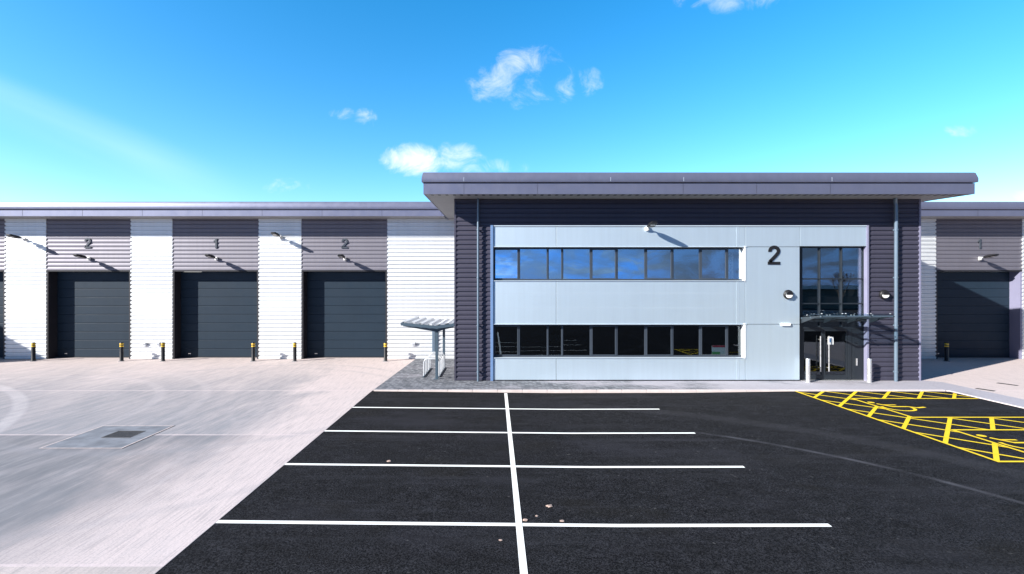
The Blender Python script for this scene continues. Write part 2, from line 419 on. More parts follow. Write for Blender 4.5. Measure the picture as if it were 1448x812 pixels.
tag(mb.build('parking_line', 'line_white'), 'white bay line just below the photograph', 'road marking', 'white lines between the parking bays', 'structure')
tag(MB().sheet(rect(CX - .052, CX + .052, -3, 17.2), lambda x, y: za(x) + .008).build('centre_line', 'line_white'), 'long white line running from the kerb between the facing parking bays', 'road marking', kind='structure')
# disabled bays
def diag(c, sgn, w=.125):   # strip along y = sgn*x + c
    h = w / 2 * math.sqrt(2)
    return [(0, c - h), (40, 40 * sgn + c - h), (40, 40 * sgn + c + h), (0, c + h)]
X1, X2, X3 = 10.82, 12.02, 16.25
areas = [(X1, X2, 10.34, 17.31), (X2, X3, 16.18, 17.31), (X2, X3, 12.63, 13.85)]
mb = MB()
for c in [5.5 - 1.19 * k for k in range(0, 14)]:
    for a in areas:
        p = clip_rect(diag(c, 1, .095), *a)
        if len(p) > 2: mb.sheet(p, lambda x, y: za(x) + .004)
for c in [28.0 - 1.18 * k for k in range(-8, 8)]:
    for a in areas:
        p = clip_rect(diag(c, -1, .085), *a)
        if len(p) > 2: mb.sheet(p, lambda x, y: za(x) + .008)
h = .042
for r_ in ((X1 - h, X1 + h, 10.34 + h, 17.31), (X2 - h, X2 + h, 13.85 + h, 16.18 - h), (X2 - h, X2 + h, 10.34 + h, 12.63 - h),
           (X2 - h, X3, 16.18 - h, 16.18 + h), (X2 - h, X3, 13.85 - h, 13.85 + h), (X2 - h, X3, 12.63 - h, 12.63 + h), (X1 - h, X3, 10.34 - h, 10.34 + h)):
    mb.sheet(rect(*r_), lambda x, y: za(x) + .012)
tag(mb.build('hatched_bay_marking', 'line_yellow'), 'yellow cross hatched lines round the disabled parking bays', 'road marking', kind='structure')
def ribbon(pts, w):
    """flat strip along a polyline, as quads in plan"""
    out = []; P = [Vector(p) for p in pts]; L = []; Rr = []
    for i, p in enumerate(P):
        a = (P[i] - P[i - 1]).normalized() if i else (P[1] - P[0]).normalized()
        b = (P[i + 1] - P[i]).normalized() if i < len(P) - 1 else a
        t = (a + b).normalized(); nn = Vector((-t.y, t.x)); k = w / 2 / max(.35, nn.dot(Vector((-a.y, a.x))))
        L.append(p + nn * k); Rr.append(p - nn * k)
    return L, Rr
def wheelchair(cx, cy, label):
    mb = MB()
    f = lambda x, y, dz: (cx + x, cy + y, za(cx + x) + dz)
    def put(pts, w, dz):
        L, Q = ribbon(pts, w)
        for i in range(len(L) - 1):
            mb.add([f(*L[i], dz), f(*L[i + 1], dz), f(*Q[i + 1], dz), f(*Q[i], dz)], [(0, 1, 2, 3)])
    put([(.42 * math.cos(R(a)), -.02 + .40 * math.sin(R(a))) for a in range(158, 372, 12)], .085, .008)
    put([(-.26, .50), (-.06, .12), (.42, .11), (.62, -.03), (.90, .05)], .095, .004)
    put([(-.17, .31), (.20, .30)], .08, .012)
    mb.add([f(-.33 + .10 * math.cos(2 * math.pi * k / 16), .63 + .10 * math.sin(2 * math.pi * k / 16), .012) for k in range(16)], [tuple(range(16))])
    tag(mb.build('wheelchair_symbol', 'line_yellow'), label, 'road marking', 'yellow wheelchair symbols in the disabled bays', 'structure')
wheelchair(12.55, 15.0, 'yellow wheelchair symbol painted in the disabled bay nearest the office entrance')
wheelchair(12.60, 11.5, 'yellow wheelchair symbol cut off by the right side of the photograph')

# ------------------------------------------------------------------ drains and crumbs on the ground
g = empty('drain_gully', (-9.63, 12.08, 0), 'square concrete gully with an iron grate set in the left yard', 'drain')
x0, x1, y0, y1 = -10.6, -8.66, 11.16, 13.0; a0, a1, b0, b1 = -9.80, -9.08, 11.95, 12.52
m_ = MB()
for r_ in (rect(x0 + .045, a0, y0 + .045, y1 - .045), rect(a1, x1 - .045, y0 + .045, y1 - .045), rect(a0, a1, y0 + .045, b0), rect(a0, a1, b1, y1 - .045)): m_.sheet(r_, .004)
part('surround', m_, 'gully_concrete', g)
m_ = MB()
for r_ in (rect(x0, x1, y0, y0 + .045), rect(x0, x1, y1 - .045, y1), rect(x0, x0 + .045, y0 + .045, y1 - .045), rect(x1 - .045, x1, y0 + .045, y1 - .045)): m_.sheet(r_, .005)
part('sealant_strip', m_, 'sealant', g)
part('groove', MB().box(x1, x1 + .02, y0, y1, -.03, .006), 'black', g)
m_ = MB(); m_.box(a0, a1, b0, b0 + .04, -.05, .008); m_.box(a0, a1, b1 - .04, b1, -.05, .008); m_.box(a0, a0 + .04, b0 + .04, b1 - .04, -.05, .008); m_.box(a1 - .04, a1, b0 + .04, b1 - .04, -.05, .008)
n = 9
for i in range(n):
    xx = a0 + .04 + (a1 - a0 - .08) * (i + .5) / n; m_.box(xx - .018, xx + .018, b0 + .04, b1 - .04, -.05, .006)
part('grate', m_, 'iron', g)
part('sump_shade', MB().sheet(rect(a0 + .04, a1 - .04, b0 + .04, b1 - .04), .0012), 'black', g)  # flat black sheet stands for the shade in the void under the grate
for (ax_, ay_), (bx_, by_), lab in (((17.78, 17.78), (18.0, 17.32), 'dark slot drain in the pale apron, nearer the path edge'), ((19.62, 18.8), (19.88, 18.28), 'dark slot drain in the pale apron, farther from the path edge')):
    g = empty('slot_drain', ((ax_ + bx_) / 2, (ay_ + by_) / 2, 0), lab, 'drain', 'slot drains in the right apron')
    d = Vector((bx_ - ax_, by_ - ay_, 0)); L = d.length; d.normalize(); nn = Vector((-d.y, d.x, 0))
    m_ = MB(); m_.obox((0, 0, -.02), d * (L / 2), nn * .10, (0, 0, .024)); m_.build('frame', 'iron', g)
    m_ = MB()
    for i in range(7): m_.obox(d * (-L / 2 + L * (i + .5) / 7), d * .014, nn * .085, (0, 0, .009))
    m_.build('grate_bar', 'black', g)
def clod(px, py, r, label):
    x, y = ga(px, py); bm = bmesh.new(); bmesh.ops.create_icosphere(bm, subdivisions=2, radius=r)
    for v in bm.verts:
        v.co *= random.uniform(.75, 1.2); v.co.z *= .45; v.co.x *= 1.3
    me = bpy.data.meshes.new('mud_clod'); bm.to_mesh(me); bm.free(); me.materials.append(M['clod'])
    o = bpy.data.objects.new('mud_clod', me); COL.objects.link(o); o.location = (x, y, za(x) + r * .2)
    tag(o, label, 'clod', 'crumbs of mud on the asphalt')
clod(550, 656, .04, 'small brown crumb of mud left of the centre line, behind the second bay line')
clod(777, 718, .045, 'biggest brown crumb of mud right of the centre line')
clod(743, 738, .035, 'brown crumb of mud touching the centre line crossing')
clod(759, 732, .022, 'smallest brown crumb between two larger crumbs of mud')
clod(795, 739, .032, 'brown crumb of mud on the edge of the nearest bay line')
clod(708, 767, .022, 'tiny brown crumb left of the centre line in front of the nearest bay line')

# ------------------------------------------------------------------ numerals
def stroke_digit(d, h, depth):
    """a bold sans figure standing in the xz plane, h tall, front face at y = 0, centred in x, base at z = 0"""
    mb = MB(); w = .175
    def slab(L, Q):
        n = len(L); vs = []
        for a, b in zip(L, Q): vs += [(a[0] * h, 0, a[1] * h), (b[0] * h, 0, b[1] * h), (a[0] * h, depth, a[1] * h), (b[0] * h, depth, b[1] * h)]
        fs = []
        for i in range(n - 1):
            o, p = 4 * i, 4 * i + 4
            fs += [(o, p, p + 1, o + 1), (o + 2, o + 3, p + 3, p + 2), (o, o + 2, p + 2, p), (o + 1, p + 1, p + 3, o + 3)]
        fs += [(0, 1, 3, 2), (4 * n - 4, 4 * n - 2, 4 * n - 1, 4 * n - 3)]
        mb.add(vs, fs)
    if d == 2:
        ctr = [(.03 + .225 * math.cos(R(a)) - .03, .715 + .205 * math.sin(R(a))) for a in range(190, -41, -10)]
        last = ctr[-1]
        for t in (.2, .4, .6, .8, 1.0):
            q = (1 - t); bx = q * q * last[0] + 2 * q * t * .03 + t * t * -.235; bz = q * q * last[1] + 2 * q * t * .40 + t * t * .15
            ctr.append((bx, bz))
        L, Q = ribbon(ctr, w); slab([tuple(v) for v in L], [tuple(v) for v in Q])
        slab([(-.335, .15), (.31, .15)], [(-.335, 0), (.31, 0)])
        slab([(-.335, .151), (-.13, .24)], [(-.335, .149), (-.13, .149)])
    else:
        slab([(-.04, 0), (-.04, .72), (-.04, 1.0)], [(.13, 0), (.13, .72), (.13, 1.0)])
        slab([(-.21, .78), (-.041, .86)], [(-.21, .65), (-.041, .70)])
    return mb
def numeral(d, px, py_top, py_bot, Y, mat, label):
    h = (py_bot - py_top) * Y / F
    o = stroke_digit(d, h, .03).build('unit_number', mat, loc=(xo(px, Y), Y - .033, zo(py_bot, Y)))
    return tag(o, label, 'number sign', 'unit numbers fixed to the cladding')

# ------------------------------------------------------------------ fascia swept round a plan path
def sweep(mb, path, prof):
    """path: plan points (x, y) with a level lift; prof: (outward, z); outward is to the right of the path"""
    P = [Vector((p[0], p[1])) for p in path]; lift = [p[2] for p in path]; rings = []
    for i, p in enumerate(P):
        a = (P[i] - P[i - 1]).normalized() if i else (P[1] - P[0]).normalized()
        b = (P[i + 1] - P[i]).normalized() if i < len(P) - 1 else a
        na, nb = Vector((a.y, -a.x)), Vector((b.y, -b.x)); nn = (na + nb).normalized(); k = 1 / max(.3, nn.dot(na))
        rings.append([(p.x + nn.x * k * o, p.y + nn.y * k * o, z + lift[i]) for o, z in prof])
    n = len(prof); vs = [v for r in rings for v in r]; fs = []
    for i in range(len(P) - 1):
        for k in range(n): fs.append((i * n + k, i * n + (k + 1) % n, (i + 1) * n + (k + 1) % n, (i + 1) * n + k))
    fs += [tuple(range(n))[::-1], tuple((len(P) - 1) * n + k for k in range(n))]
    mb.add(vs, fs)
def fascia_profiles(zb, zg, zt):
    low = [(-.04, zb), (0, zb), (0, zg - .012), (-.04, zg - .012)]
    up = [(-.06, zg + .012), (.045, zg + .012), (.06, zg + .03), (.06, zg + .16), (.045, zg + .24), (.015, zt - .03), (-.01, zt - .008), (-.05, zt), (-.30, zt), (-.30, zt - .03), (-.12, zt - .05)]
    return low, up
ZS = 7.26

# ------------------------------------------------------------------ warehouse wings
def wing(name, segs, X0, X1, label, numbers):
    root = empty(name, ((X0 + X1) / 2, YW, 0), label, 'warehouse', 'warehouse wings')
    zt_open = zw(382.3); zsof = 7.30
    for kind, a, b in segs:
        if kind == 'p':
            part('white_cladding', MB().corrugated(a, b, 0.0, zsof + .32, YW, .205, .045, .50, .09, .6, .14), 'white_clad', root)
        else:
            part('dark_cladding', MB().corrugated(a + .002, b - .002, zt_open, zsof + .32, YW + .02, .205, .022, .40, .08, .5, .26), 'bay_clad', root)
            part('door_lintel', MB().box(a + .002, b - .002, YW + .01, YW + .52, zt_open - .06, zt_open - .001), 'reveal', root)
            part('door_reveal', MB().box(a - .003, a + .09, YW + .025, YW + .6, 0, zt_open - .061), 'reveal', root)
            part('door_reveal', MB().box(b - .09, b + .003, YW + .025, YW + .6, 0, zt_open - .061), 'lilac' if X0 > 0 else 'reveal', root)  # jamb colours carry light and shade: lilac as sunlit, black as unlit
            d = MB(); z = .02; dh = .457; yd = YW + .55
            while z < zt_open - .07:
                z2 = min(z + dh - .020, zt_open - .07); d.box(a + .09, b - .09, yd, yd + .05, z, z2); z += dh
            d.box(a + .09, b - .09, yd + .02, yd + .06, 0, zt_open - .07)
            door = part('sectional_door', d, 'door_steel', root, bevel=.012)
            s_ = MB().box(a + .09, b - .09, yd - .012, yd + .02, .0, .05)
            part('bottom_seal', s_, 'black', door)
            hd = MB(); hx = a + .5; hd.box(hx, hx + .14, yd - .03, yd - .005, .20, .235)
            part('handle', hd, 'steel', door)
    yf = YW - .92
    low, up = fascia_profiles(zsof, 7.62, 8.03)
    f = MB(); sweep(f, [(X0, yf, 0), (X1, yf, 0)], low); part('fascia', f, 'fascia', root)
    f = MB(); sweep(f, [(X0, yf, 0), (X1, yf, 0)], up); part('eaves_trim', f, 'fascia', root, smooth=True)
    x = X0 + 1.1
    while x < X1:
        part('panel_joint', MB().box(x - .004, x + .004, yf - .004, yf + .01, zsof + .005, 7.60), 'reveal', root); x += 3.0
    part('soffit', MB().box(X0, X1, yf + .041, YW - .002, zsof, zsof + .05), 'soffit', root)
    r_ = MB(); za0, yb = 7.93, YW + 26
    r_.add([(X0, yf + .06, za0), (X1, yf + .06, za0), (X1, yb, za0 + .05 * 26), (X0, yb, za0 + .05 * 26), (X0, yf + .06, za0 - .15), (X1, yf + .06, za0 - .15), (X1, yb, za0 + .05 * 26 - .15), (X0, yb, za0 + .05 * 26 - .15)],
           [(0, 1, 2, 3), (7, 6, 5, 4), (0, 4, 5, 1), (1, 5, 6, 2), (2, 6, 7, 3), (3, 7, 4, 0)])
    part('roof', r_, 'roof', root)
    part('rear_wall', MB().box(X0, X1, YW + 25, YW + 25.2, 0, 8.6).box(X0, X0 + .2, YW + .7, YW + 25, 0, 7.7).box(X1 - .2, X1, YW + .7, YW + 25, 0, 7.7), 'white_clad', root)
    return root
pl = [-300, -172.5, -114, 6.5, 65, 184.5, 243.5, 365.5, 426, 547.5]
segs = [('d', xw(-300), xw(-172.5)), ('p', xw(-172.5), xw(-114)), ('d', xw(-114), xw(6.5)), ('p', xw(6.5), xw(65)), ('d', xw(65), xw(184.5)), ('p', xw(184.5), xw(243.5)),
        ('d', xw(243.5), xw(365.5)), ('p', xw(365.5), xw(426)), ('d', xw(426), xw(547.5)), ('p', xw(547.5), -1.55)]
wing('warehouse_wing', segs, xw(-300), -2.56, 'long low warehouse with white ribbed piers and three grey loading doors, left of the office', None)
segs = [('p', 16.9, xw(1324)), ('d', xw(1324), xw(1446)), ('p', xw(1446), xw(1506)), ('d', xw(1506), xw(1628)), ('p', xw(1628), xw(1700))]
wing('warehouse_wing', segs, 17.08, xw(1700), 'warehouse with one shaded loading door seen right of the office', None)
tag(numeral(2, 124.5, 336.8, 351, YW + .02, 'digit', 'dark figure 2 above the leftmost loading door'))
tag(numeral(1, 305.3, 337.5, 351.3, YW + .02, 'digit', 'dark figure 1 above the middle loading door'))
tag(numeral(2, 487.5, 337.6, 351.4, YW + .02, 'digit', 'dark figure 2 above the loading door nearest the bicycle shelter'))
tag(numeral(1, 1385, 337.7, 351.8, YW + .02, 'digit', 'dark figure 1 above the shaded loading door right of the office'))
tag(numeral(2, 1094.3, 347.6, 374.4, YO - .02, 'black', 'large black figure 2 on the silver panel beside the entrance'))

# neighbouring office block to the left, whose shadow falls across the yard
nb = empty('neighbour_office', (-48, 22, 0), 'grey office block left of the picture that shades the farthest white pier', 'office building')
part('wall', MB().corrugated(-58, -38.0, 0, 7.3, YO, .188, .03, .66, .09, 8.0), 'dark_clad', nb)
part('roof', MB().box(-59, -37.6, 16.4, 28, 7.301, 8.05), 'fascia', nb)

# ------------------------------------------------------------------ the office
OX0, OX1 = xo(643.5), xo(1301)
of = empty('office_building', (7.7, YO, 0), 'two storey office block with silver panels, ribbon windows and wide flat eaves', 'office building')
zc = zo(319.3); xl, xr = xo(695.5), xo(1227.5)
YS = YO - .03                                     # face of the silver panels
DP = dict(pitch=.188, depth=.030, crown=.66, slope=.09)
part('dark_cladding', MB().corrugated(OX0, xl - .05, 0, zc, YO, .188, .032, .44, .07, .25, .27), 'dark_clad', of)
part('dark_cladding', MB().corrugated(xr + .05, OX1, 0, zc, YO, .188, .032, .44, .07, .25, .27), 'dark_clad', of)
part('dark_cladding', MB().corrugated(OX0, OX1, zc + .001, 7.45, YO, .188, .032, .44, .07, .25, .27), 'dark_clad', of)
part('corner_trim', MB().box(OX0 - .03, OX0 + .035, YO - .012, YO + .06, 0, 7.3), 'dark_clad', of)
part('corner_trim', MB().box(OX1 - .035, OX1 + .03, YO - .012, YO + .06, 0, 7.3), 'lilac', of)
part('side_wall', MB().box(OX0, OX0 + .2, YO + .26, YW + .1, 0, 7.4), 'dark_clad', of)
part('side_wall', MB().box(OX1 - .2, OX1, YO + .26, YW + .1, 0, 7.25).box(OX1 - .2, OX1, 21.9, YW + .1, 7.35, 7.95), 'dark_clad', of)
# silver panels: rectangles between joints (photo measures), thick enough to make the window reveals
xa, xj1, xj2, xe0, xe1 = xo(697.5, YS), xo(786.6, YS), xo(1043.3, YS), xo(1131, YS), xo(1225.3, YS)
wz = [zo(537.6, YS), zo(506.5, YS), zo(458.7, YS), zo(397.5, YS), zo(349.2, YS), zo(320.5, YS)]
wz[0] = .03
xwin1 = xo(1054, YS)
T_ = .30; gp = .009
def panel(x0, x1, z0, z1): part('silver_panel', MB().box(x0 + gp, x1 - gp, YS, YS + T_, z0 + gp, z1 - gp), 'silver', of, bevel=.006)
for z0, z1 in ((wz[0], wz[1]), (wz[2], wz[3]), (wz[4], wz[5])):
    panel(xa, xj1, z0, z1); panel(xj1, xj2 - .06, z0, z1)
for z0, z1 in ((wz[0], wz[1]), (wz[2], wz[3]), (wz[4], wz[5])):
    part('cover_strip', MB().box(xj2 - .063, xj2 + .063, YS - .005, YS + T_, z0 + gp, z1 - gp), 'silver', of, bevel=.004)
    panel(xj2 + .06, xwin1 + .0, z0, z1)
zj = zo(431, YS)
panel(xwin1, xe0, wz[0], wz[2] - .0); panel(xwin1, xe0, wz[2], wz[4]); panel(xwin1, xe0, wz[4], wz[5])
panel(xe0, xe1, wz[4] + .02, wz[5])
part('joint_backing', MB().box(xa, xe0, YS + .05, YS + T_ - .02, wz[0], wz[1] - .02).box(xa, xe0, YS + .05, YS + T_ - .02, wz[2] + .02, wz[3] - .02).box(xa, xe1, YS + .05, YS + T_ - .02, wz[4] + .05, wz[5]), 'reveal', of)
# microrib lines on the wide panels
for zz in (zo(414.8, YS), zo(435.8, YS)): part('panel_joint', MB().box(xa + .02, xj2 - .08, YS - .0025, YS + .01, zz - .006, zz + .006), 'silver_trim', of)
# trim frame round the silver field
part('edge_trim', MB().box(xl - .05, xa + .002, YS - .05, YO + .25, 0, wz[5] + .05), 'edge_shade_blue', of, bevel=.01)
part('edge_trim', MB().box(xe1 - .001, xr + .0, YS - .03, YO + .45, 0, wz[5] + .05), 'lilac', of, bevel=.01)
part('edge_trim', MB().box(xa + .003, xe1 - .002, YS - .03, YO + .25, wz[5] + .0, wz[5] + .045), 'silver_trim', of, bevel=.01)
part('base_trim', MB().box(xa + .003, xe0, YS - .01, YO + .2, 0, wz[0] + .001), 'reveal', of)
part('window_jamb', MB().box(xo(1053, YS) - .012, xwin1 + .004, YS - .02, YS + .25, wz[3] - .03, wz[4] + .03), 'white_paint', of, bevel=.006)
part('window_jamb', MB().box(xo(1052, YS) - .012, xwin1 + .004, YS - .02, YS + .25, wz[1] - .03, wz[2] + .03), 'white_paint', of, bevel=.006)
for z0, z1 in ((wz[1], wz[2]), (wz[3], wz[4])):
    part('sill', MB().box(xa, xwin1, YS - .03, YS + .22, z0 - .008, z0 + .02), 'silver_trim', of, bevel=.005)
    part('window_head', MB().box(xa, xwin1 + .06, YS - .03, YS + .25, z1 - .012, z1 + .012), 'silver_trim', of, bevel=.005)
# ribbon windows
YG = YS + .17
mull = [698.0, 734.0, 774.6, 795.1, 835.5, 872.3, 912.8, 951.2, 990.2, 1028.6, 1051.0]
openers = {0, 4, 6, 8}
def ribbon_window(z0, z1, glass):
    z0 += .02; z1 -= .012
    xs = [xo(p, YG) for p in mull]
    fr = MB(); fr.box(xa, xs[-1] + .03, YG, YG + .07, z0, z0 + .05); fr.box(xa, xs[-1] + .03, YG, YG + .07, z1 - .05, z1)
    for i, x in enumerate(xs): fr.box(x - .025, x + .025, YG - .004, YG + .074, z0 + .05, z1 - .05)
    part('window_frame', fr, 'window_grey', of, bevel=.004)
    for i in range(len(mull) - 1):
        x0, x1 = xs[i] + .025, xs[i + 1] - .025; s_ = .045 if i in openers else .018
        w = MB(); yo_ = YG - .012 if i in openers else YG + .01
        w.box(x0, x1, yo_, YG + .05, z0 + .051, z0 + .05 + s_); w.box(x0, x1, yo_, YG + .05, z1 - .05 - s_, z1 - .051)
        w.box(x0 + .001, x0 + s_, yo_, YG + .05, z0 + .05 + s_, z1 - .05 - s_); w.box(x1 - s_, x1 - .001, yo_, YG + .05, z0 + .05 + s_, z1 - .05 - s_)
        wo = part('window', w, 'window_grey', of, bevel=.003)
        tl = random.uniform(-.006, .006); tv = random.uniform(-.005, .008); gx0, gx1, gz0, gz1 = x0 + s_, x1 - s_, z0 + .05 + s_, z1 - .05 - s_
        p = MB(); yg = YG + .03
        p.add([(gx0, yg - tl - tv, gz0), (gx1, yg + tl - tv, gz0), (gx1, yg + tl + tv, gz1), (gx0, yg - tl + tv, gz1), (gx0, yg + .02 - tl - tv, gz0), (gx1, yg + .02 + tl - tv, gz0), (gx1, yg + .02 + tl + tv, gz1), (gx0, yg + .02 - tl + tv, gz1)],
              [(0, 1, 2, 3), (7, 6, 5, 4), (0, 4, 5, 1), (1, 5, 6, 2), (2, 6, 7, 3), (3, 7, 4, 0)])
        part('pane', p, glass, wo)
ribbon_window(wz[1], wz[2], 'glass'); ribbon_window(wz[3], wz[4], 'solar_glass')
# dark rooms behind the glass
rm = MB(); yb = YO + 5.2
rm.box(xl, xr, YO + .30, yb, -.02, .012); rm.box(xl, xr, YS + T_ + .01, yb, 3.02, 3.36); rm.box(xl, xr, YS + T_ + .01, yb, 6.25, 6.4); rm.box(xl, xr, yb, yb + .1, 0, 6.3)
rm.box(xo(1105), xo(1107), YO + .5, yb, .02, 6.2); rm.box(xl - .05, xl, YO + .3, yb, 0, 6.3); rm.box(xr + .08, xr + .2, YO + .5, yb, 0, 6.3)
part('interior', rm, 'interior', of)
part('interior_lining', MB().box(xo(1031.8, YG + .2), xo(1033.5, YG + .2) + .05, YG + .10, YG + .32, wz[3] - .1, wz[4] + .2), 'lining', of)
part('interior_lining', MB().box(xo(1216.5, YG + .2), xo(1216.5, YG + .2) + .1, YG + .115, YG + .27, zo(428.5, YG), zo(357, YG)), 'lining', of)

# ---- entrance
YE = YS + .14
ze = {k: zo(k, YE) for k in (348, 394.5, 429.5, 443, 464, 470, 530, 535.5)}
ex = {k: xo(k, YE) for k in (1131, 1136, 1159.3, 1164.8, 1190.3, 1199.5, 1204, 1219, 1223)}
fr = MB()
xL, xR = xo(1130.5, YE), xo(1224.2, YE)
fr.box(xL, xL + .12, YE, YE + .12, 0, ze[348]); fr.box(xR - .10, xR, YE, YE + .12, 0, ze[348])
fr.box(xL + .12, xR - .1, YE, YE + .12, ze[348] - .08, ze[348])
for k, h in ((394.5, .05), (429.5, .05), (464, .07)): fr.box(xL + .12, xR - .10, YE + .002, YE + .12, ze[k] - h / 2, ze[k] + h / 2)
for k in (1159.3, 1190.3): fr.box(ex[k] - .017, ex[k] + .017, YE - .02, YE + .12, ze[464] + .035, ze[348] - .08)
fr.box(ex[1199.5], ex[1204], YE + .001, YE + .12, 0, ze[464] - .035)
part('entrance_frame', fr, 'frame_grey', of, bevel=.004)
cols = [xL + .12, ex[1159.3], ex[1190.3], xR - .10]; rows = [(ze[464] + .035, ze[429.5] - .025), (ze[429.5] + .025, ze[394.5] - .025), (ze[394.5] + .025, ze[348] - .08)]
for i in range(3):
    for z0, z1 in rows:
        a, b = cols[i] + (.017 if i else 0), cols[i + 1] - (.017 if i < 2 else 0)
        t = random.uniform(-.002, .002)
        p = MB().add([(a, YE + .05 - t, z0), (b, YE + .05 + t, z0), (b, YE + .05 + t, z1), (a, YE + .05 - t, z1), (a, YE + .07 - t, z0), (b, YE + .07 + t, z0), (b, YE + .07 + t, z1), (a, YE + .07 - t, z1)],
              [(0, 1, 2, 3), (7, 6, 5, 4), (0, 4, 5, 1), (1, 5, 6, 2), (2, 6, 7, 3), (3, 7, 4, 0)])
        part('pane', p, 'lobby_glass', of)
dl = xL + .125; dm = ex[1164.8]; dr = ex[1199.5] - .005; zt_ = ze[464] - .04
for a, b, hx in ((dl, dm - .004, dm - .17), (dm + .004, dr, dm + .17)):
    d = MB(); st = .075
    d.box(a, a + st, YE + .02, YE + .08, .015, zt_); d.box(b - st, b, YE + .02, YE + .08, .015, zt_)
    d.box(a + st, b - st, YE + .02, YE + .08, .015, .21); d.box(a + st, b - st, YE + .02, YE + .08, zt_ - .09, zt_)
    do = part('entrance_door', d, 'frame_grey', of, bevel=.004)
    part('pane', MB().box(a + st, b - st, YE + .045, YE + .065, .21, zt_ - .09), 'door_glass', do)
    h = MB(); h.tube([(hx, YE - .06, .36), (hx, YE - .06, 1.78)], .022, 10)
    for z in (.5, 1.64): h.tube([(hx, YE - .06, z), (hx, YE + .045, z)], .012, 8)
    part('handle', h, 'steel', do, smooth=True)
sp = MB().box(ex[1204] + .004, xR - .104, YE + .02, YE + .09, .02, zt_); sp.box(ex[1204] + .08, xR - .18, YE + .012, YE + .02, .12, zt_ - .12)
sp_ = part('side_door', sp, 'frame_grey', of, bevel=.005)
part('handle', MB().box(xo(1211.5, YE) - .02, xo(1211.5, YE) + .02, YE - .02, YE + .012, zo(517, YE), zo(507, YE)), 'steel', sp_)
part('threshold', MB().box(xL, xR, YE - .18, YE + .2, -.05, .014), 'steel', of)
nt = empty('door_notice', (xo(1175, YE), YE + .03, zo(482, YE)), 'white notice with a blue square on the right hand glass entrance door', 'notice')
xn0, xn1, zn0, zn1 = xo(1171.5, YE), xo(1179.5, YE), zo(487.5, YE), zo(476.5, YE)
part('sheet', MB().box(xn0, xn1, YE + .036, YE + .042, zn0, zn1), 'paper', nt)
part('print', MB().box(xn0 + .04, xn1 - .10, YE + .033, YE + .0355, zn0 + .09, zn1 - .06), 'blue_print', nt)
# canopy: three tubes and four arms under glass
can = MB()
def cz(y): return 2.55 + (YO - y) * .12
xc0, xc1 = 12.24, 14.94; yfr = YO - 1.2
cp = part('entrance_canopy', MB().box(xc0, xc1, YO - .05, YO + .18, 2.37, 2.52), 'frame_grey', of)
for y, r_ in ((yfr, .035), (YO - .62, .03), (YO - .07, .03)):
    part('cross_tube', MB().tube([(xc0 - .02, y, cz(y) - .05), (xc1 + .02, y, cz(y) - .05)], r_, 10), 'shelter', cp, smooth=True)
for x in (xc0, xc0 + .9, xc0 + 1.85, xc1):
    a = MB(); x0, x1 = x - .014, x + .014
    prof = [(YO - .02, 2.30), (YO - .02, 2.54), (yfr, cz(yfr) - .02), (yfr - .06, cz(yfr) - .03), (yfr - .06, cz(yfr) - .07), (yfr + .3, cz(yfr) - .12)]
    a.prism_x(prof, x0, x1); part('bracket_arm', a, 'frame_grey', cp)
for i in range(3):
    a, b = (xc0, xc0 + .9, xc0 + 1.85, xc1)[i], (xc0, xc0 + .9, xc0 + 1.85, xc1)[i + 1]
    y0, y1 = yfr - .08, YO - .03
    g = MB().add([(a + .01, y0, cz(y0) + .03), (b - .01, y0, cz(y0) + .03), (b - .01, y1, cz(y1) + .03), (a + .01, y1, cz(y1) + .03), (a + .01, y0, cz(y0) + .046), (b - .01, y0, cz(y0) + .046), (b - .01, y1, cz(y1) + .046), (a + .01, y1, cz(y1) + .046)],
        [(0, 3, 2, 1), (4, 5, 6, 7), (0, 1, 5, 4), (1, 2, 6, 5), (2, 3, 7, 6), (3, 0, 4, 7)])
    part('glass_sheet', g, 'canopy_glass', cp)
fx = MB()
for x in (xc0 + .06, xc0 + .84, xc0 + .96, xc0 + 1.79, xc0 + 1.91, xc1 - .06):
    for y in (yfr + .05, YO - .3): fx.lathe([(.028, 0), (.028, .022), (.012, .03)], 10, (x, y, cz(y) + .047))
part('glass_fixing', fx, 'steel', cp)

# ---- roof, soffit and fascia of the office
yf = 18.16; rx0, rx1 = xo(598.7, yf), xo(1378.5, yf); yb = YW + 1.5
bx0, bx1, ybr = rx0 + .037 * (yb - yf), 17.06, 21.8        # the sides draw in towards the rear
low, up = fascia_profiles(ZS, zo(258.7, yf), zo(243.6, yf))
path = [(bx0, yb, 0), (rx0, yf, 0), (rx1, yf, 0), (bx1, ybr, 0)]
f = MB(); sweep(f, path, low); part('fascia', f, 'fascia', of)
f = MB(); sweep(f, path, up); part('eaves_trim', f, 'fascia', of, smooth=True)
for p in (656, 760, 966, 1070, 1174): part('panel_joint', MB().box(xo(p, yf) - .004, xo(p, yf) + .004, yf - .004, yf + .01, ZS + .005, ZS + .40), 'reveal', of)
for p in (656, 863, 966, 1175): part('trim_joint', MB().box(xo(p, yf) - .006, xo(p, yf) + .006, yf - .064, yf, ZS + .47, ZS + .62), 'silver_trim', of)
def slab(i_, z0, z1):
    P = [(rx0 + i_, yf + i_), (rx1 - i_ * 1.2, yf + i_), (bx1 - i_, ybr), (bx1 - i_, yb), (bx0 + i_, yb)]; n = len(P)
    return MB().add([(x, y, z0) for x, y in P] + [(x, y, z1) for x, y in P], [tuple(range(n))[::-1], tuple(range(n, 2 * n))] + [(k, (k + 1) % n, n + (k + 1) % n, n + k) for k in range(n)])
part('soffit', slab(.045, ZS + .01, ZS + .07), 'soffit', of)
x = rx0 + .25; vent = None
